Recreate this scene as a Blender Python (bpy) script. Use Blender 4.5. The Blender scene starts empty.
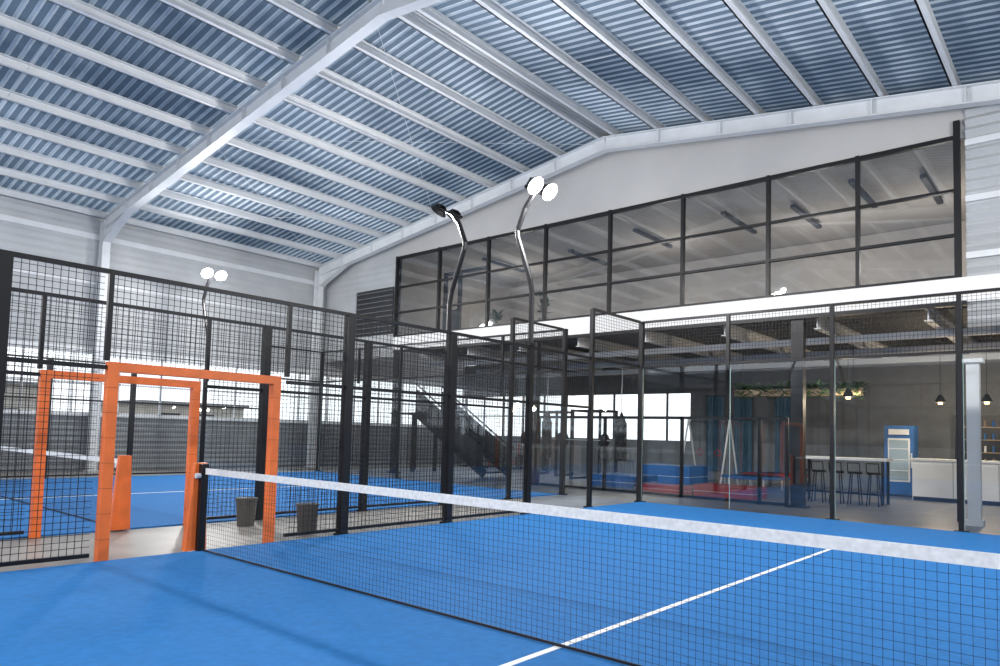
import bpy, math, random
from mathutils import Vector, Matrix
random.seed(4)
scene = bpy.context.scene

# ------------------------------------------------------------------ materials
def principled(name, col, rough=0.6, metal=0.0, var=0.0, vscale=3.0, bump=0.0, bscale=40.0, spec=0.5, col2=None):
    m = bpy.data.materials.new(name); m.use_nodes = True
    nt = m.node_tree; bs = nt.nodes["Principled BSDF"]
    bs.inputs["Roughness"].default_value = rough
    bs.inputs["Metallic"].default_value = metal
    bs.inputs["Specular IOR Level"].default_value = spec
    bs.inputs["Base Color"].default_value = (*col, 1)
    tc = nt.nodes.new("ShaderNodeTexCoord")
    if var > 0 or col2:
        n = nt.nodes.new("ShaderNodeTexNoise"); n.inputs["Scale"].default_value = vscale
        n.inputs["Detail"].default_value = 6
        nt.links.new(tc.outputs["Object"], n.inputs["Vector"])
        r = nt.nodes.new("ShaderNodeValToRGB")
        a = col2 if col2 else tuple(c*(1-var) for c in col)
        b = col if col2 else tuple(min(1, c*(1+var)) for c in col)
        r.color_ramp.elements[0].color = (*a, 1); r.color_ramp.elements[1].color = (*b, 1)
        r.color_ramp.elements[0].position = .3; r.color_ramp.elements[1].position = .7
        nt.links.new(n.outputs["Fac"], r.inputs["Fac"])
        nt.links.new(r.outputs["Color"], bs.inputs["Base Color"])
    if bump > 0:
        n2 = nt.nodes.new("ShaderNodeTexNoise"); n2.inputs["Scale"].default_value = bscale
        nt.links.new(tc.outputs["Object"], n2.inputs["Vector"])
        bp = nt.nodes.new("ShaderNodeBump"); bp.inputs["Strength"].default_value = bump
        nt.links.new(n2.outputs["Fac"], bp.inputs["Height"])
        nt.links.new(bp.outputs["Normal"], bs.inputs["Normal"])
    return m

def emission(name, col, s):
    m = bpy.data.materials.new(name); m.use_nodes = True
    nt = m.node_tree; nt.nodes.clear()
    e = nt.nodes.new("ShaderNodeEmission"); e.inputs[0].default_value = (*col, 1); e.inputs[1].default_value = s
    o = nt.nodes.new("ShaderNodeOutputMaterial"); nt.links.new(e.outputs[0], o.inputs[0])
    return m

def glass(name, tint=(.92, .95, .96), ior=1.5, rough=0.0, boost=0.05):
    m = bpy.data.materials.new(name); m.use_nodes = True
    nt = m.node_tree; nt.nodes.clear()
    t = nt.nodes.new("ShaderNodeBsdfTransparent"); t.inputs[0].default_value = (*tint, 1)
    g = nt.nodes.new("ShaderNodeBsdfGlossy"); g.inputs["Roughness"].default_value = rough
    g.inputs[0].default_value = (.9, .95, 1, 1)
    f = nt.nodes.new("ShaderNodeFresnel"); f.inputs[0].default_value = ior
    ad = nt.nodes.new("ShaderNodeMath"); ad.operation = 'ADD'; ad.inputs[1].default_value = boost
    nt.links.new(f.outputs[0], ad.inputs[0])
    mx = nt.nodes.new("ShaderNodeMixShader")
    nt.links.new(ad.outputs[0], mx.inputs[0]); nt.links.new(t.outputs[0], mx.inputs[1]); nt.links.new(g.outputs[0], mx.inputs[2])
    o = nt.nodes.new("ShaderNodeOutputMaterial"); nt.links.new(mx.outputs[0], o.inputs[0])
    return m

def roofmat(name, col, tcol, fac):
    m = bpy.data.materials.new(name); m.use_nodes = True
    nt = m.node_tree; nt.nodes.clear()
    tc = nt.nodes.new("ShaderNodeTexCoord")
    n = nt.nodes.new("ShaderNodeTexNoise"); n.inputs["Scale"].default_value = .3; n.inputs["Detail"].default_value = 5
    nt.links.new(tc.outputs["Object"], n.inputs["Vector"])
    def ramp(c):
        r = nt.nodes.new("ShaderNodeValToRGB")
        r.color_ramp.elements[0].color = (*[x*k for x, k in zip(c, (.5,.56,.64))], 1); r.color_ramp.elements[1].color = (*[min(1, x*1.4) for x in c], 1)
        r.color_ramp.elements[0].position = .38; r.color_ramp.elements[1].position = .62
        nt.links.new(n.outputs["Fac"], r.inputs["Fac"]); return r
    d = nt.nodes.new("ShaderNodeBsdfDiffuse"); nt.links.new(ramp(col).outputs[0], d.inputs[0])
    t = nt.nodes.new("ShaderNodeBsdfTranslucent"); nt.links.new(ramp(tcol).outputs[0], t.inputs[0])
    mx = nt.nodes.new("ShaderNodeMixShader"); mx.inputs[0].default_value = fac
    nt.links.new(d.outputs[0], mx.inputs[1]); nt.links.new(t.outputs[0], mx.inputs[2])
    o = nt.nodes.new("ShaderNodeOutputMaterial"); nt.links.new(mx.outputs[0], o.inputs[0])
    return m

BLACK = principled("black_steel", (.008, .008, .010), .45, .3, var=.3)
WIRE = principled("black_wire", (.008, .008, .010), .6)
ORANGE = principled("orange_vinyl", (.88, .18, .035), .45, var=.12, vscale=5, bump=.05)
ORANGE_D = principled("orange_seam", (.45, .08, .015), .6)
TURF = principled("blue_turf", (.020, .155, .42), .8, var=.10, vscale=14, bump=.5, bscale=260, spec=.2)
WHITE = principled("white_paint", (.8, .8, .8), .6, var=.04)
NETW = principled("net_band_white", (.80, .79, .77), .7, var=.12, vscale=30)
STEEL = principled("grey_white_steel", (.66, .68, .70), .5, .0, var=.05)
CONC = principled("concrete", (.25, .24, .225), .4, var=.18, vscale=1.5, bump=.1)
WALLW = principled("wall_white", (.46, .455, .45), .8, var=.05, vscale=.8)
SIDING = principled("siding_grey", (.45, .465, .48), .55, .0, var=.07, vscale=1.2)
SIDLOW = principled("siding_low_grey", (.20, .215, .23), .6, .1, var=.12)
DARK = principled("dark_panel", (.022, .023, .026), .6, var=.2)
BEIGE = principled("beige_plaster", (.44, .41, .38), .8, var=.06)
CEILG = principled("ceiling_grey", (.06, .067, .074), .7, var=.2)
GYMW = principled("gym_wall_grey", (.14, .145, .15), .7, var=.1)
GLASS = glass("clear_glass")
GLASSM = glass("mezz_glass", (.80, .82, .84), 1.5, 0.03, .10)
GLASSE = principled("glass_edge", (.35, .5, .48), .2)
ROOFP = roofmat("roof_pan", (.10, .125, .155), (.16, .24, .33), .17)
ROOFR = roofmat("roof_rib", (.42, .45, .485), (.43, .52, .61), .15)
LAMP = emission("lamp_face", (1, .98, .94), 120)
WARM = emission("warm_bulb", (1, .6, .25), 12)
BLUE = principled("blue_vinyl", (.02, .12, .36), .5, var=.1)
RED = principled("red_vinyl", (.40, .02, .03), .5, var=.1)
CURT = principled("blue_curtain_fabric", (.07, .16, .24), .8, var=.15)
LEAF = principled("leaf", (.07, .14, .045), .6, col2=(.025, .07, .02), vscale=8)
BINM = principled("bin_grey", (.08, .075, .068), .6, var=.15)
WOOD = principled("light_wood", (.30, .21, .12), .5, var=.2, vscale=6)
POT = principled("pot_grey", (.25, .24, .23), .7, var=.1)

# ------------------------------------------------------------------ mesh builder
class B:
    def __init__(s): s.v = []; s.f = []; s.m = []; s.mats = []
    def mi(s, m):
        if m not in s.mats: s.mats.append(m)
        return s.mats.index(m)
    def quad(s, pts, m):
        i = len(s.v); s.v += [tuple(p) for p in pts]; s.f.append(tuple(range(i, i+len(pts)))); s.m.append(s.mi(m))
    def box(s, lo, hi, m):
        x0, y0, z0 = lo; x1, y1, z1 = hi
        i = len(s.v)
        s.v += [(x0,y0,z0),(x1,y0,z0),(x1,y1,z0),(x0,y1,z0),(x0,y0,z1),(x1,y0,z1),(x1,y1,z1),(x0,y1,z1)]
        for f in ((0,3,2,1),(4,5,6,7),(0,1,5,4),(1,2,6,5),(2,3,7,6),(3,0,4,7)):
            s.f.append(tuple(i+k for k in f)); s.m.append(s.mi(m))
    def cbox(s, c, d, m):
        s.box([c[k]-d[k]/2 for k in range(3)], [c[k]+d[k]/2 for k in range(3)], m)
    def bar(s, p, q, w, h, m, up=(0,0,1), caps=True):
        p = Vector(p); q = Vector(q); d = (q-p).normalized(); u = Vector(up)
        if abs(d.dot(u)) > .98: u = Vector((0,1,0))
        r = d.cross(u).normalized(); u = r.cross(d)
        i = len(s.v)
        for e in (p, q):
            for a, b in ((-1,-1),(1,-1),(1,1),(-1,1)):
                s.v.append(tuple(e + r*(a*w/2) + u*(b*h/2)))
        fs = [(0,1,5,4),(1,2,6,5),(2,3,7,6),(3,0,4,7)]
        if caps: fs += [(0,3,2,1),(4,5,6,7)]
        for f in fs: s.f.append(tuple(i+k for k in f)); s.m.append(s.mi(m))
    def cyl(s, p, q, r, m, n=10, r2=None):
        p = Vector(p); q = Vector(q); d = (q-p).normalized()
        u = Vector((0,0,1)) if abs(d.z) < .9 else Vector((1,0,0))
        a = d.cross(u).normalized(); b = d.cross(a)
        r2 = r if r2 is None else r2
        i = len(s.v)
        for e, rr in ((p, r), (q, r2)):
            for k in range(n):
                t = 2*math.pi*k/n; s.v.append(tuple(e + a*(rr*math.cos(t)) + b*(rr*math.sin(t))))
        for k in range(n):
            s.f.append((i+k, i+(k+1)%n, i+n+(k+1)%n, i+n+k)); s.m.append(s.mi(m))
        s.f.append(tuple(i+k for k in range(n))); s.m.append(s.mi(m))
        s.f.append(tuple(i+n+k for k in reversed(range(n)))); s.m.append(s.mi(m))
    def tube(s, pts, r, m, n=8):
        for a, b in zip(pts[:-1], pts[1:]): s.cyl(a, b, r, m, n)
    def leaf(s, c, L, w, m, up=.3):
        t = random.uniform(0, 6.28); d = Vector((math.cos(t), math.sin(t), random.uniform(-up, up+.6))).normalized()
        r = d.cross(Vector((0,0,1))).normalized()*w/2; c = Vector(c)
        s.quad([c, c+d*L*.45+r, c+d*L, c+d*L*.45-r], m)
    def build(s, name, bevel=0, parent=None, seg=2):
        me = bpy.data.meshes.new(name); me.from_pydata(s.v, [], s.f)
        for m in s.mats: me.materials.append(m)
        me.polygons.foreach_set("material_index", s.m); me.update()
        o = bpy.data.objects.new(name, me); scene.collection.objects.link(o)
        if bevel:
            md = o.modifiers.new("bevel", 'BEVEL'); md.width = bevel; md.segments = seg; md.limit_method = 'ANGLE'
        if parent: o.parent = parent
        return o

# ------------------------------------------------------------------ room constants
XL, XR, YB, YG, YF = -15.0, 11.0, 12.0, 20.0, -12.0
RX = -2.05
def rz(x): return 9.55 - .138*abs(x-RX)
MZ0, MZ1, MZT = 4.17, 4.65, 7.42
T = .02

# ground / floor
b = B(); b.box((-60,-50,-.35), (60,70,-.25), principled("asphalt", (.35,.35,.34), .9, var=.1)); b.build("ground")
b = B(); b.box((XL-.2,YF,-.25), (XR+.2,YG+.2,0), CONC); b.build("floor")

def court(x0):
    b = B(); b.box((x0+.06,-9.94,0), (x0+9.94,9.94,T), TURF)
    z = T; h = .003; w = .05
    for sy in (-1,1):
        b.box((x0+.06, sy*6.95-w/2, z), (x0+9.94, sy*6.95+w/2, z+h), WHITE)
    b.box((x0+5.05-w/2,-7.15,z+.0005), (x0+5.05+w/2,7.15,z+h+.0005), WHITE)
    return b.build("padel_court")
court(0); court(-12.1)

# ------------------------------------------------------------------ fences
def wires(b, axis, c, a0, a1, z0, z1, step=.066, w=.0055):
    def P(a, z): return (a, c, z) if axis == 'x' else (c, a, z)
    n = max(1, round((a1-a0)/step))
    for i in range(1, n):
        a = a0+(a1-a0)*i/n; b.bar(P(a,z0), P(a,z1), w, w, WIRE, caps=False)
    n = max(1, round((z1-z0)/step))
    for i in range(1, n):
        z = z0+(z1-z0)*i/n; b.bar(P(a0,z), P(a1,z), w, w, WIRE, caps=False)

def side_fence(x, out):
    b = B(); pw = .10
    def post(y, h, w=pw):
        b.box((x-w/2, y-w/2, 0), (x+w/2, y+w/2, h), BLACK)
        b.box((x-.08, y-.08, 0), (x+.05, y+.08, .03), BLACK)
    for sy in (-1,1):
        for y in (2,4,6): post(sy*y, 2.98, .115 if y < 6 else .1)
        post(sy*8, 4.0, .08)
        b.box((x-.025, sy*1.06-.025, 2.07), (x+.025, sy*1.06+.025, 3.0), BLACK)
        for z in (3.0, 2.0):
            b.bar((x, sy*1.06, z), (x, sy*8, z), .045, .045, BLACK)
        b.bar((x, sy*1.12, .08), (x, sy*6, .08), .04, .04, BLACK)
        b.bar((x, sy*8, 4.0), (x, sy*9.9, 4.0), .05, .05, BLACK)
        b.bar((x, sy*8, 3.0), (x, sy*9.9, 3.0), .05, .05, BLACK)
        for a, c in ((1.12,2),(2,4),(4,6)):
            lo, hi = sorted((sy*a, sy*c)); wires(b, 'y', x, lo, hi, .1, 3.0)
        lo, hi = sorted((sy*6, sy*8)); wires(b, 'y', x, lo, hi, 2.0, 3.0)
        lo, hi = sorted((sy*8, sy*9.9)); wires(b, 'y', x, lo, hi, 3.0, 4.0)
        b.quad([(x, sy*6.06, .04), (x, sy*7.95, .04), (x, sy*7.95, 1.97), (x, sy*6.06, 1.97)], GLASS)
        b.quad([(x, sy*8.05, .04), (x, sy*9.9, .04), (x, sy*9.9, 2.97), (x, sy*8.05, 2.97)], GLASS)
        b.box((x-.006, sy*8.045-.006, .04), (x+.006, sy*8.045+.006, 2.97), GLASSE)
    b.bar((x, -1.06, 3.0), (x, 1.06, 3.0), .045, .045, BLACK)
    wires(b, 'y', x, -1.06, 1.06, 2.1, 3.0)
    b.build("padel_side_fence")
    f = B(); t = .105
    f.box((x-t/2, -1.0-t/2, 0), (x+t/2, -1.0+t/2, 2.06), ORANGE)
    f.box((x-t/2, .9-t/2, 0), (x+t/2, .9+t/2, 2.06), ORANGE)
    f.box((x-t/2, -1.0+t/2, 1.96), (x+t/2, .9-t/2, 2.06), ORANGE)
    for y in (-1.0, .9):
        for k in range(1, 8):
            z = .26*k-.03; f.box((x-t/2-.002, y-t/2-.002, z), (x+t/2+.002, y+t/2+.002, z+.006), ORANGE_D)
    f.build("padded_door_frame", bevel=.028, seg=4)

def back_fence(x0, y):
    b = B()
    for i in range(6):
        x = x0+2*i; full = i in (0, 2, 3, 5)
        w = .1 if i in (0, 5) else .07
        b.box((x-w/2, y-w/2+.0, 0 if full else 2.9), (x+w/2, y+w/2, 4.02), BLACK)
        if full: b.box((x-.1, y-.05, 0), (x+.1, y+.1, .03), BLACK)
    for z in (3.0, 4.0): b.bar((x0, y, z), (x0+10, y, z), .05, .05, BLACK)
    wires(b, 'x', y, x0, x0+10, 3.0, 4.0)
    for i in range(5):
        xa = x0+2*i+.05; xb = x0+2*i+1.95
        b.quad([(xa,y,.04),(xb,y,.04),(xb,y,2.97),(xa,y,2.97)], GLASS)
        b.box((xa-.005, y-.006, .04), (xa+.005, y+.006, 2.97), GLASSE)
    b.build("padel_back_fence")

for x0 in (0, -12.1):
    side_fence(x0, -1); side_fence(x0+10, 1)
    back_fence(x0, 10); back_fence(x0, -10)

# ------------------------------------------------------------------ nets
def net(x0):
    b = B(); xa, xb = x0+.13, x0+9.87
    def zt(x): return .945
    n = 12; xs = [xa+(xb-xa)*i/n for i in range(n+1)]
    for a, c in zip(xs[:-1], xs[1:]):
        za, zc = zt(a), zt(c)
        for s in (-1, 1):
            y = s*.006
            b.quad([(a,y,za-.068),(c,y,zc-.068),(c,y,zc),(a,y,za)], NETW)
        b.quad([(a,-.006,za),(c,-.006,zc),(c,.006,zc),(a,.006,za)], NETW)
        for k in range(1, 19):
            t = k/19
            b.bar((a,0,.03+(za-.1)*t),(c,0,.03+(zc-.1)*t), .0018,.0018, WIRE, caps=False)
        b.bar((a,0,.035),(c,0,.035), .010,.018, WIRE, caps=False)
    k = xa
    while k < xb:
        b.bar((k,0,.03),(k,0,zt(k)-.06), .0018,.0018, WIRE, caps=False); k += .046
    b.build("padel_net")
    for s, x in ((1, x0+.08), (-1, x0+9.92)):
        p = B()
        p.box((x-.035,-.04,T),(x+.035,.04,.99), BLACK)
        p.cyl((x,-.09,.86),(x,-.04,.86), .03, STEEL)
        o = x - s*.085
        pts = [(-.15,T),(.09,T),(.06,1.0),(-.08,1.0)]
        for sx in (-.045,.045):
            q = [(o+sx, yy, zz) for yy, zz in pts]
            p.quad(q if sx > 0 else q[::-1], ORANGE)
        for i in range(4):
            a = pts[i]; c = pts[(i+1)%4]
            p.quad([(o-.045,a[0],a[1]),(o-.045,c[0],c[1]),(o+.045,c[0],c[1]),(o+.045,a[0],a[1])], ORANGE)
        p.build("padel_net_post")
net(0); net(-12.1)

# ------------------------------------------------------------------ floodlight poles
def light_pole(x, y, o, energy=230):
    p = B()
    pts = [(x,y,3.03),(x,y,4.0),(x+o*.05,y,4.25),(x+o*.36,y,5.05),(x+o*.38,y,5.2),(x+o*.2,y,5.6),(x-o*.02,y,5.85)]
    p.box((x-.06,y-.06,3.025),(x+.06,y+.06,3.08), BLACK)
    p.tube(pts, .05, BLACK, 8)
    p.bar((x-o*.05,y-.32,5.86),(x-o*.05,y+.32,5.86), .05,.05, BLACK)
    d = Vector((-o*.75, 0, -.66)).normalized()
    for dy in (-.21,.21):
        c = Vector((x-o*.16, y+dy, 5.90))
        s = Vector((0,1,0)); u = d.cross(s)
        def ring(r, e, n=16): return [tuple(c + s*(r*math.cos(2*math.pi*k/n)) + u*(r*math.sin(2*math.pi*k/n)) + d*e) for k in range(n)]
        A = ring(.18,.05); Q = ring(.12,-.05); Fc = ring(.165,.048)
        for k in range(16): p.quad([A[k],A[(k+1)%16],Q[(k+1)%16],Q[k]], BLACK)
        p.quad(Q, BLACK); p.quad(Fc, LAMP)
        def R(a, bb, e): return tuple(c + s*a + u*bb + d*e)
        for k in range(-2, 3):
            p.quad([R(k*.04,-.08,-.05),R(k*.04,.08,-.05),R(k*.04,.07,-.1),R(k*.04,-.07,-.1)], BLACK)
    ob = p.build("floodlight_pole")
    L = bpy.data.lights.new("floodlight_beam", 'AREA'); L.shape = 'RECTANGLE'; L.size = .7; L.size_y = .25
    L.energy = energy; L.color = (1, .98, .95)
    lo = bpy.data.objects.new("floodlight_beam", L); scene.collection.objects.link(lo)
    lo.location = Vector((x-o*.16, y, 5.88)) + d*.07
    lo.rotation_euler = d.to_track_quat('-Z', 'X').to_euler()
    lo.parent = ob
    L = bpy.data.lights.new("floodlight_spill", 'POINT'); L.energy = 560; L.color = (1, .98, .96); L.shadow_soft_size = .15
    lo = bpy.data.objects.new("floodlight_spill", L); scene.collection.objects.link(lo)
    lo.location = Vector((x-o*.16, y, 5.90)) + d*.28; lo.parent = ob
for y in (-6, 6):
    light_pole(0, y, -1); light_pole(10, y, 1)
    light_pole(-2.1, y, 1); light_pole(-12.1, y, -1)

# ------------------------------------------------------------------ roof
def roof_side(x_e, name):
    b = B(); per = .21; y = YF-.5; ze = rz(x_e); zr = rz(RX)
    yend = YG+.4
    prof = []
    while y < yend:
        prof += [(y, 0), (y+.12, 0), (y+.14, .035), (y+.19, .035)]; y += per
    for i in range(len(prof)-1):
        (ya, da), (yb, db) = prof[i], prof[i+1]
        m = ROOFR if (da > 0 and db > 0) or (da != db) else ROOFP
        b.quad([(x_e,ya,ze+da),(RX,ya,zr+da),(RX,yb,zr+db),(x_e,yb,ze+db)], m)
    b.build(name)
roof_side(XL-.4, "roof_left"); roof_side(XR+.4, "roof_right")
b = B(); b.bar((RX,YF,rz(RX)-.02),(RX,YG,rz(RX)-.02), .5,.02, STEEL); b.build("trim_ridge")

# purlins
b = B()
for sgn, n in ((-1, 10), (1, 10)):
    for i in range(n+1):
        x = RX + sgn*(.22 + 1.26*i); z = rz(x)-.02
        b.box((x-.015, YF, z-.2), (x+.015, YB+0, z-.0), STEEL)
        b.box((x-.015, YF, z-.2), (x+.10, YB+0, z-.185), STEEL)
        b.box((x-.015, YF, z-.015), (x+.10, YB+0, z), STEEL)
b.build("roof_purlins")

# rafters + columns
for k, y in enumerate((11.55, 4.0, -3.6, -11.2)):
    b = B()
    for xe in (XL+.25, XR-.25):
        zt0, zt1 = rz(xe)-.24, rz(RX)-.24
        def seg(xa, za, xb, zb, off, w, h): b.bar((xa,y,za-off),(xb,y,zb-off), w, h, STEEL)
        seg(xe, zt0, RX, zt1, .0, .22, .02)
        seg(xe, zt0, RX, zt1, .17, .02, .34)
        seg(xe, zt0, RX, zt1, .34, .22, .025)
        s = 1 if xe < RX else -1
        b.quad([(xe,y-.01,zt0-.34),(xe,y-.01,zt0-.8),(xe+s*1.6,y-.01,rz(xe+s*1.6)-.58)], STEEL)
        b.bar((xe,y,zt0-.8),(xe+s*1.6,y,rz(xe+s*1.6)-.6), .22,.02, STEEL)
        for j in range(1, 8):
            xx = xe + (RX-xe)*j/8; b.cbox((xx, y, rz(xx)-.41), (.015,.2,.32), STEEL)
        zc = zt0-.1
        b.box((xe-.15,y-.11,0),(xe-.13,y+.11,zc), STEEL); b.box((xe+.13,y-.11,0),(xe+.15,y+.11,zc), STEEL)
        b.box((xe-.13,y-.01,0),(xe+.13,y+.01,zc), STEEL)
        b.box((xe-.2,y-.16,0),(xe+.2,y+.16,.03), STEEL)
    b.build("portal_frame")
b = B()
for (ya, yb) in ((4.0, 11.55),):
    for xa, xb in ((XL+.5, -8.5), (-8.5, RX-.3)):
        b.cyl((xa,ya,rz(xa)-.3),(xb,yb,rz(xb)-.3), .004, STEEL, 6)
        b.cyl((xa,yb,rz(xa)-.3),(xb,ya,rz(xb)-.3), .004, STEEL, 6)
for ym in (7.8, .2):
    for s in (-1, 1):
        xe = XL+.3 if s < 0 else XR-.3
        b.cyl((xe,ym,rz(xe)-.14),(RX,ym,rz(RX)-.14), .005, STEEL, 6)
b.build("roof_bracing")

# ------------------------------------------------------------------ left wall
def corr_zx(b, y, x0, x1, z0, z1, m, per=.12, d=.025):
    n = int((z1-z0)/per); per = (z1-z0)/n
    for i in range(n):
        z = z0+i*per
        pr = [(z,0),(z+per*.5,d),(z+per*.6,d),(z+per,0)]
        for (za,da),(zb,db) in zip(pr[:-1], pr[1:]):
            b.quad([(x0,y-da,za),(x1,y-da,za),(x1,y-db,zb),(x0,y-db,zb)], m)
def corr_zy(b, x, y0, y1, z0, z1, m, per=.12, d=.025):
    n = int((z1-z0)/per); per = (z1-z0)/n
    for i in range(n):
        z = z0+i*per
        pr = [(z,0),(z+per*.5,d),(z+per*.6,d),(z+per,0)]
        for (za,da),(zb,db) in zip(pr[:-1], pr[1:]):
            b.quad([(x+da,y0,za),(x+da,y1,za),(x+db,y1,zb),(x+db,y0,zb)], m)
b = B()
corr_zy(b, XL, YF, YG, 0, 1.65, SIDLOW, .16)
corr_zy(b, XL, YF, YG, 3.5, 7.75, SIDING, .22, .02)
for z, h in ((3.5,.14),(5.55,.1),(6.9,.16),(1.62,.08)):
    b.box((XL,YF,z),(XL+.07,YG,z+h), STEEL)
b.box((XL-.12,YF,7.4),(XL-.02,YG,7.75), SIDING); b.box((XL-.12,YF,0),(XL-.02,YG,1.65), SIDLOW); b.box((XL-.12,YF,3.5),(XL-.02,YG,7.4), SIDING)
b.build("wall_left")
w = B(); y = YF+.2; 
while y < YG:
    w.box((XL-.03,y-.025,1.7),(XL+.03,y+.025,3.5), STEEL); y += 1.27
for z in (1.72,2.6,3.48): w.box((XL-.03,YF,z-.02),(XL+.03,YG,z+.02), STEEL)
w.quad([(XL,YF,1.7),(XL,YG,1.7),(XL,YG,3.5),(XL,YF,3.5)], GLASS)
w.build("window_1")
# unseen lower walls added to cut glass reflections; open above for light
b = B(); b.box((XL,YF-.12,0),(XR,YF,5.0), SIDLOW); b.box((XL,YF-.02,5.0),(XR,YF+.05,5.15), STEEL); b.build("unseen_wall_front")
b = B(); b.box((XR,YF,0),(XR+.12,YB,4.4), SIDLOW); b.box((XR-.05,YF,4.4),(XR+.05,YB,4.55), STEEL); b.build("unseen_wall_right")
EXT = principled("exterior_plaster", (.42,.40,.37), .9, var=.1)
for (ya, yb, hh, xx) in ((-9,-2,2.6,-27),(1,7,3.1,-30),(10,15,2.4,-26)):
    e = B(); e.box((xx-6,ya,-.25),(xx,yb,hh), EXT); e.box((xx-6.2,ya-.2,hh),(xx+.2,yb+.2,hh+.15), SIDLOW)
    yy = ya+.8
    while yy < yb-1.2:
        e.box((xx,yy,1.0),(xx+.03,yy+.9,2.0), DARK); yy += 1.7
    e.build("neighbouring_building")

# ------------------------------------------------------------------ back (gable) wall with mezzanine
def xzprism(b, poly, y0, y1, m):
    n = len(poly)
    b.quad([(x,y0,z) for x,z in poly], m); b.quad([(x,y1,z) for x,z in reversed(poly)], m)
    for i in range(n):
        a = poly[i]; c = poly[(i+1)%n]
        b.quad([(a[0],y0,a[1]),(a[0],y1,a[1]),(c[0],y1,c[1]),(c[0],y0,c[1])], m)
MXL, MXR = -10.7, 5.78
b = B()
xzprism(b, [(MXL,MZT),(XR,MZT),(XR,rz(XR)-.02),(RX,rz(RX)-.02),(MXL,rz(MXL)-.02)], YB, YB+.15, WALLW)
xzprism(b, [(XL,4.0),(MXL,4.0),(MXL,rz(MXL)-.02),(XL,rz(XL)-.02)], YB, YB+.15, SIDING)
corr_zx(b, YB-.0, XL+.1, MXL-.05, 4.0, 7.3, SIDING, .22, .02)
b.build("wall_back")
b = B()
corr_zx(b, YB-.02, MXR+.1, XR, 3.7, 8.0, SIDING, .20, .08)
b.box((MXR+.1,YB,3.7),(XR,YB+.12,MZT), SIDING)
for z in (5.0,6.1,7.2): b.box((MXR+.1,YB-.13,z),(XR,YB-.03,z+.12), STEEL)
b.build("wall_right_cladding")
b = B()
b.box((-12.9,YB-.06,4.8),(-10.85,YB-.03,6.45), DARK)
for k in range(9): b.bar((-12.9,YB-.08,4.9+.18*k),(-10.85,YB-.08,4.9+.18*k), .06,.02, SIDLOW)
b.build("wall_louver")

b = B()
b.box((MXL,YB-.12,MZ0),(XR,YB+.1,MZ1), WHITE)
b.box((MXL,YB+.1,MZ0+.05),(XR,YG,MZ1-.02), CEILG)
b.build("mezzanine_floor")
b = B()
for x in (-9.5,-7.4,-5.3,-3.2,-1.1,1.0,3.1,5.2,7.3):
    b.box((x-.07,YB+.15,MZ0-.03),(x+.07,YG-.05,MZ0+.04), STEEL); b.box((x-.012,YB+.15,MZ0-.25),(x+.012,YG-.05,MZ0-.03), STEEL)
    b.box((x-.07,YB+.15,MZ0-.27),(x+.07,YG-.05,MZ0-.25), STEEL)
for y in (13.6,16.2,18.6): b.box((MXL,y-.08,MZ0-.42),(XR,y+.08,MZ0-.27), STEEL)
b.build("mezzanine_beams")

# mezzanine facade
b = B()
xs = [5.74,3.97,2.1,0,-2.1,-4.25,-6.45,-8.6,MXL]
for i, x in enumerate(xs):
    w = .11 if i == 0 else .075
    b.box((x-w/2,YB-.1,MZ1 if i else 0.0),(x+w/2,YB+.02,MZT+.06 if i else 7.75), BLACK)
for z, h in ((MZT,.09),(6.38,.055),(5.5,.055),(MZ1+.03,.06)):
    b.box((MXL,YB-.09,z-h/2),(MXR,YB+.01,z+h/2), BLACK)
b.box((MXL,YB-.14,MZ0-.06),(MXR+.1,YB-.02,MZ0+.02), BLACK)
b.quad([(MXL,YB-.04,MZ1),(5.74,YB-.04,MZ1),(5.74,YB-.04,MZT),(MXL,YB-.04,MZT)], GLASSM)
b.quad([(MXL,YB,MZ1),(MXL,YG-1,MZ1),(MXL,YG-1,MZT),(MXL,YB,MZT)], BEIGE)
b.build("window_2")
b = B()
b.box((MXL,YG-2,MZ1-.01),(XR,YG-1.9,MZT), BEIGE)
b.build("wall_mezzanine_back")
b = B(); b.box((MXL,YB+.16,MZT+.02),(XR,YG-1.9,MZT+.12), BEIGE); b.build("ceiling")
for (x, y, has_fill) in ((-8,14.5,1),(-5,15.3,0),(-2.2,14.5,1),(.4,14.5,0),(2.0,15,1),(3.6,14,0),(4.9,14.6,1)):
    f = B(); f.box((x-.06,y-1.1,MZT-.14),(x+.06,y+1.1,MZT-.06), DARK)
    for dy in (-.9,.9): f.cyl((x,y+dy,MZT-.06),(x,y+dy,MZT+.02), .01, BLACK, 6)
    f.box((x-.035,y-1.05,MZT-.145),(x+.035,y+1.05,MZT-.1401), DARK)
    o = f.build("linear_pendant_lamp")
    if has_fill:
        L = bpy.data.lights.new("mezzanine_fill", 'POINT'); L.shadow_soft_size = .3; L.energy = 105; L.color = (1,.94,.86)  # unseen fill light added to brighten the mezzanine; the lamp itself stays dark
        lo = bpy.data.objects.new("mezzanine_fill", L); scene.collection.objects.link(lo); lo.location = (x,y+.9,MZT-1.5); lo.parent = o
b = B()
for x in (-9.6,-8.9,-7.6): b.box((x-.06,13.2,MZ1-.02),(x+.06,13.3,7.0), BLACK)
b.box((-9.6,13.2,6.9),(-7.6,13.3,7.0), BLACK); b.box((-9.6,13.2,5.6),(-8.9,13.3,5.66), BLACK); b.box((-9.54,13.22,MZ1),(-8.96,13.26,5.6), DARK)
b.build("door_1")

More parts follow.
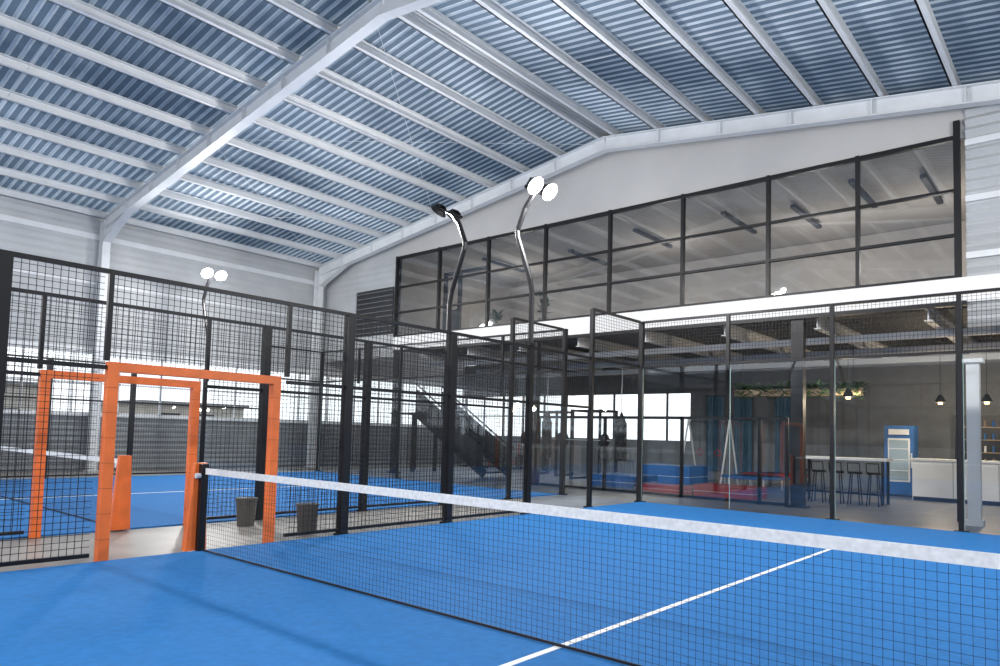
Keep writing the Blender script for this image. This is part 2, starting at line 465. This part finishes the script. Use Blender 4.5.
# ------------------------------------------------------------------ ground floor gym shell
b = B()
b.box((XL,YG,0),(XR,YG+.15,1.35), SIDLOW)
b.box((XL,YG,3.1),(XR,YG+.15,MZ0+.4), GYMW)
b.box((-3.6,YG,1.35),(XR,YG+.15,3.1), GYMW)
b.build("wall_gym_back")
w = B(); x = XL+.1
while x < -3.5:
    w.box((x-.03,YG+.02,1.35),(x+.03,YG+.1,3.1), BLACK); x += 1.15
w.box((XL,YG+.02,2.2),(-3.6,YG+.1,2.25), BLACK)
w.build("window_3")
b = B(); b.box((8.6,YB+.3,0),(8.75,YG,MZ0), WALLW); b.build("wall_gym_right")
for x in (-10.6,-4.6,2.74):
    b = B(); b.box((x-.13,YB-.06,0),(x+.13,YB+.14,MZ0-.06), BLACK); b.box((x-.2,YB-.12,0),(x+.2,YB+.2,.04), BLACK); b.build("black_steel_column")
b = B()
for x in (-4.4,-2.2,0,1.9,2.5): b.box((x-.035,YB-.0,0),(x+.035,YB+.07,1.95), BLACK)
for z in (.04,1.93): b.box((-4.4,YB,z-.03),(2.5,YB+.07,z+.03), BLACK)
b.quad([(-4.4,YB+.03,.05),(2.5,YB+.03,.05),(2.5,YB+.03,1.9),(-4.4,YB+.03,1.9)], GLASS)
b.build("glass_partition")
b = B(); b.box((5.92,11.35,0),(6.12,11.55,2.95), WHITE); b.box((5.86,11.29,2.95),(6.18,11.61,3.02), WHITE); b.box((5.88,11.31,0),(6.16,11.59,.1), WHITE); b.build("white_column")

# stairs
b = B(); n = 12
for i in range(n):
    x = -7.3 - i*.27; z = .175*(i+1)
    b.box((x-.3,12.9,z-.04),(x,14.1,z), DARK)
for y in (12.88,14.12):
    b.bar((-7.2,y,0.0+.12),(-7.3-n*.27,y,.175*n+.02), .05,.3, BLACK)
    b.bar((-7.3,y,1.05),(-7.3-n*.27,y,.175*n+1.0), .04,.04, BLACK)
    for i in range(0,n+1,3): b.cyl((-7.3-i*.27,y,.175*i+.05),(-7.3-i*.27,y,.175*i+1.02), .015, BLACK, 6)
    b.quad([(-7.3,y,.2),(-7.3-n*.27,y,.175*n),(-7.3-n*.27,y,.175*n+.85),(-7.3,y,.95)], DARK)
b.box((-11.9,12.88,.175*n-.06),(-7.3-n*.27,14.12,.175*n), DARK)
for x in (-11.8,-10.7): 
    for y in (12.95,14.05): b.box((x-.05,y-.05,0),(x+.05,y+.05,.175*n-.06), BLACK)
b.build("staircase")

# ------------------------------------------------------------------ bar, stools, fridge, counter
b = B()
b.box((2.0,14.3,1.02),(4.0,14.95,1.08), WHITE)
for x in (2.1,3.9):
    for y in (14.36,14.89): b.box((x-.03,y-.03,0),(x+.03,y+.03,1.02), BLACK)
b.box((2.1,14.6,.2),(3.9,14.64,.24), BLACK)
b.build("bar_table", bevel=.006)
for i in range(5):
    x = 2.2+i*.4; y = 13.98
    s = B(); s.cyl((x,y,.72),(x,y,.77), .16, BLACK, 16)
    for a in range(4):
        t = math.pi/4+a*math.pi/2
        s.cyl((x+.11*math.cos(t),y+.11*math.sin(t),.72),(x+.18*math.cos(t),y+.18*math.sin(t),0), .014, BLACK, 6)
    R = [(x+.15*math.cos(math.pi/4+a*math.pi/2), y+.15*math.sin(math.pi/4+a*math.pi/2), .28) for a in range(5)]
    s.tube(R, .01, BLACK, 6)
    s.tube([(x-.13,y-.1,.77),(x-.13,y-.15,.97),(x+.13,y-.15,.97),(x+.13,y-.1,.77)], .012, BLACK, 6)
    s.build("bar_stool")
b = B(); fx, fy = 3.5, 18.4
b.box((fx-.36,fy-.3,.05),(fx+.36,fy+.32,1.95), BLUE)
b.box((fx-.27,fy-.32,.4),(fx+.27,fy-.3,1.6), WHITE)
b.box((fx-.23,fy-.335,.45),(fx+.23,fy-.32,1.55), principled("fridge_glass", (.35,.45,.52), .1))
b.box((fx-.25,fy-.33,1.7),(fx+.25,fy-.3,1.85), WHITE)
for z in (.7,1.0,1.3): b.box((fx-.23,fy-.345,z),(fx+.23,fy-.334,z+.02), WHITE)
b.box((fx+.3,fy-.36,.8),(fx+.33,fy-.33,1.2), STEEL)
for sx in (-.3,.3): b.box((fx+sx-.03,fy-.25,0),(fx+sx+.03,fy+.25,.05), BLACK)
b.build("drinks_fridge")
b = B()
b.box((4.0,17.1,0),(6.8,17.75,1.02), WHITE); b.box((3.95,17.02,1.02),(6.85,17.8,1.08), WHITE); b.box((4.02,17.08,0),(6.78,17.1,.1), BLACK)
for x in (4.9,5.85): b.box((x,17.09,.1),(x+.012,17.1,1.02), POT)
b.build("reception_counter", bevel=.004)
b = B()
b.box((4.6,YG-.35,0),(7.4,YG-.02,2.3), BLACK)
for k in range(4):
    b.box((4.65,YG-.4,.9+.35*k),(7.35,YG-.34,.93+.35*k), WOOD)
    for j in range(14):
        x = 4.75+j*.19; b.cyl((x,YG-.37,.93+.35*k),(x,YG-.37,1.1+.35*k), .03, random.choice([RED,BLUE,WHITE,WOOD]), 8)
b.build("back_bar_shelf")
for x, y in ((3.1,14.6),(4.6,17.4),(5.6,17.4)):
    p = B(); p.cyl((x,y,2.75),(x,y,4.2), .008, BLACK, 6); p.cyl((x,y,2.55),(x,y,2.75), .14, BLACK, 14, .04)
    p.cyl((x,y,2.5),(x,y,2.58), .05, WARM, 10)
    o = p.build("pendant_lamp")
    L = bpy.data.lights.new("pendant_glow", 'POINT'); L.energy = 90; L.color = (1,.80,.56); L.shadow_soft_size = .08
    lo = bpy.data.objects.new("pendant_glow", L); scene.collection.objects.link(lo); lo.location = (x,y,2.42); lo.parent = o

b = B(); b.box((.1,14.95,2.62),(3.3,15.2,2.8), WOOD)
for x in (.3,1.7,3.1): b.cyl((x,15.07,2.8),(x,15.07,3.9), .01, BLACK, 6)
for i in range(1300):
    b.leaf((random.uniform(.1,3.3), random.uniform(14.88,15.27), random.uniform(2.58,2.9)), random.uniform(.14,.26), .09, LEAF)
b.build("hanging_planter")

def plant(x, y, z, h, name="potted_plant", n=60):
    b = B(); b.cyl((x,y,z),(x,y,z+.3), .13, POT, 16, .18); b.cyl((x,y,z+.29),(x,y,z+.3), .16, DARK, 16)
    for i in range(5):
        t = i*1.26; tip = (x+.12*math.cos(t), y+.12*math.sin(t), z+h*random.uniform(.6,.9)); b.cyl((x,y,z+.3), tip, .012, LEAF, 6)
        for j in range(n//5):
            f = random.uniform(.3,1); b.leaf((x+(tip[0]-x)*f, y+(tip[1]-y)*f, z+.3+(tip[2]-z-.3)*f), random.uniform(.2,.3), .09, LEAF)
    b.build(name)
plant(6.75, 11.3, 0, .9); plant(-4.9, 12.8, MZ1-.02, 1.1); plant(-6.9,12.9,MZ1-.02,.9); plant(7.6,11.2,0,1.4)

for x in (-2.9,-1.9,-.5):
    b = B(); n = 24; wd = .62
    for i in range(n):
        xa = x+wd*i/n; xb = x+wd*(i+1)/n
        b.quad([(xa,19.85+.04*math.sin(i*1.4),.35),(xb,19.85+.04*math.sin((i+1)*1.4),.35),(xb,19.85+.04*math.sin((i+1)*1.4),2.95),(xa,19.85+.04*math.sin(i*1.4),2.95)], CURT)
    b.bar((x-.05,19.85,2.97),(x+wd+.05,19.85,2.97), .03,.03, BLACK)
    b.build("blue_curtain")

def rack(x, y):
    b = B()
    for dx in (-.55,.55):
        for dy in (-.5,.5): b.box((x+dx-.035,y+dy-.035,0),(x+dx+.035,y+dy+.035,2.3), BLACK)
        b.box((x+dx-.035,y-.5,2.23),(x+dx+.035,y+.5,2.3), BLACK); b.box((x+dx-.035,y-.5,0),(x+dx+.035,y+.5,.06), BLACK)
    for dy in (-.5,.5): b.box((x-.55,y+dy-.03,2.23),(x+.55,y+dy+.03,2.29), BLACK)
    b.cyl((x-1.0,y-.58,1.3),(x+1.0,y-.58,1.3), .014, STEEL, 8)
    for s in (-1,1):
        b.cyl((x+s*.75,y-.58,1.3),(x+s*.83,y-.58,1.3), .22, DARK, 20)
    b.build("power_rack")
rack(-5.0, 15.8); rack(-7.3, 16.6)
def bag(x, y):
    b = B(); b.cyl((x,y,.7),(x,y,1.85), .17, BLACK, 18); b.cyl((x,y,1.85),(x,y,2.2), .17, DARK, 18, .02)
    b.cyl((x,y,2.2),(x,y,3.9), .012, STEEL, 6); b.build("punching_bag")
bag(-3.6,15.2); bag(-6.2,14.8)
def mat(x0,y0,x1,y1,h,m,name):
    b = B(); b.box((x0,y0,0),(x1,y1,h), m); b.box((x0-.003,y0-.003,h*.45),(x1+.003,y1+.003,h*.5), WHITE); b.build(name, bevel=.03)
mat(-3.4,13.2,-2.0,14.6,.35,BLUE,"gym_mat"); mat(-1.8,13.0,-.2,13.9,.18,RED,"gym_mat"); mat(-3.2,15.6,-1.5,16.9,.6,BLUE,"gym_mat")
mat(-.0,12.7,1.5,13.6,.3,RED,"gym_mat")
def tramp(x, y, m):
    b = B(); n = 20; r = .95
    for k in range(n):
        a = 2*math.pi*k/n; c = 2*math.pi*(k+1)/n
        b.quad([(x+r*math.cos(a),y+r*math.sin(a),.42),(x+r*math.cos(c),y+r*math.sin(c),.42),(x+.72*r*math.cos(c),y+.72*r*math.sin(c),.45),(x+.72*r*math.cos(a),y+.72*r*math.sin(a),.45)], m)
        b.cyl((x+r*math.cos(a),y+r*math.sin(a),.4),(x+r*math.cos(c),y+r*math.sin(c),.4), .03, m, 6)
    b.quad([(x+.72*r*math.cos(2*math.pi*k/n),y+.72*r*math.sin(2*math.pi*k/n),.44) for k in range(n)], BLACK)
    for k in range(6):
        a = k*math.pi/3; b.cyl((x+r*math.cos(a),y+r*math.sin(a),.4),(x+r*math.cos(a),y+r*math.sin(a),0), .02, STEEL, 6)
    b.build("trampoline")
tramp(.4,15.9,BLUE); tramp(.1,18.2,RED)
b = B()
for x in (-2.6,-1.2):
    for s in (-1,1): b.cyl((x,17.8,2.1),(x+.0,17.8+s*.7,0), .03, WHITE, 8)
b.cyl((-2.6,17.8,2.1),(-1.2,17.8,2.1), .03, WHITE, 8)
for dx in (-2.2,-1.6):
    b.cyl((dx,17.8,2.1),(dx,17.8,1.1), .01, BLACK, 6)
    R = [(dx+.1*math.cos(t*.785),17.8,1.0+.1*math.sin(t*.785)) for t in range(9)]; b.tube(R, .014, RED, 6)
b.build("gym_swing_frame")
def bike(x,y):
    b = B(); b.box((x-.5,y-.05,0),(x+0,y,.05), BLACK); b.box((x-.5,y+1,0),(x,y+1.05,.05), BLACK)
    b.bar((x-.25,y,.05),(x-.25,y+1.02,.05), .06,.06, BLACK)
    b.cyl((x-.29,y+.8,.35),(x-.21,y+.8,.35), .26, DARK, 20)
    b.bar((x-.25,y+.3,.06),(x-.25,y+.25,.85), .05,.05, RED); b.cbox((x-.25,y+.22,.88),(.2,.28,.07), BLACK)
    b.bar((x-.25,y+.7,.3),(x-.25,y+.8,1.1), .05,.05, RED); b.bar((x-.5,y+.78,1.12),(x,y+.78,1.12), .03,.03, BLACK)
    b.bar((x-.25,y+.3,.25),(x-.25,y+.8,.4), .05,.05, RED)
    b.build("exercise_bike")
for x in (-12.6,-11.4,-10.2,-9.0): bike(x, 17.8)

def bin_(x, y):
    b = B(); b.cyl((x,y,0),(x,y,.36), .12, BINM, 20, .145); b.cyl((x,y,.36),(x,y,.40), .155, BINM, 20); b.cyl((x,y,.40),(x,y,.405), .11, BLACK, 20)
    b.build("waste_bin")
bin_(-.45,1.75); bin_(-1.6,1.5)

# ------------------------------------------------------------------ world & camera
w = bpy.data.worlds.new("World"); scene.world = w; w.use_nodes = True
nt = w.node_tree; bg = nt.nodes["Background"]
bg.inputs[0].default_value = (.96,.975,1.0,1); bg.inputs[1].default_value = 2.3
scene.view_settings.view_transform = 'Standard'
scene.view_settings.exposure = -0.3

cd = bpy.data.cameras.new("camera"); cam = bpy.data.objects.new("camera", cd); scene.collection.objects.link(cam)
cd.sensor_width = 36; cd.lens = 36*.701; cd.shift_y = .06; cd.clip_end = 300
yaw = math.radians(40.8); p = math.atan(41/701); ph = .027
h = Vector((-math.sin(yaw), math.cos(yaw), 0)); R = Vector((math.cos(yaw), math.sin(yaw), 0))
F = h*math.cos(p)+Vector((0,0,1))*math.sin(p); U = R.cross(F)
cr = R*math.cos(ph)+U*math.sin(ph); cu = -R*math.sin(ph)+U*math.cos(ph)
M = Matrix((cr, cu, -F)).transposed().to_4x4(); M.translation = Vector((7.82,-3.87,1.40+T))
cam.matrix_world = M
scene.camera = cam
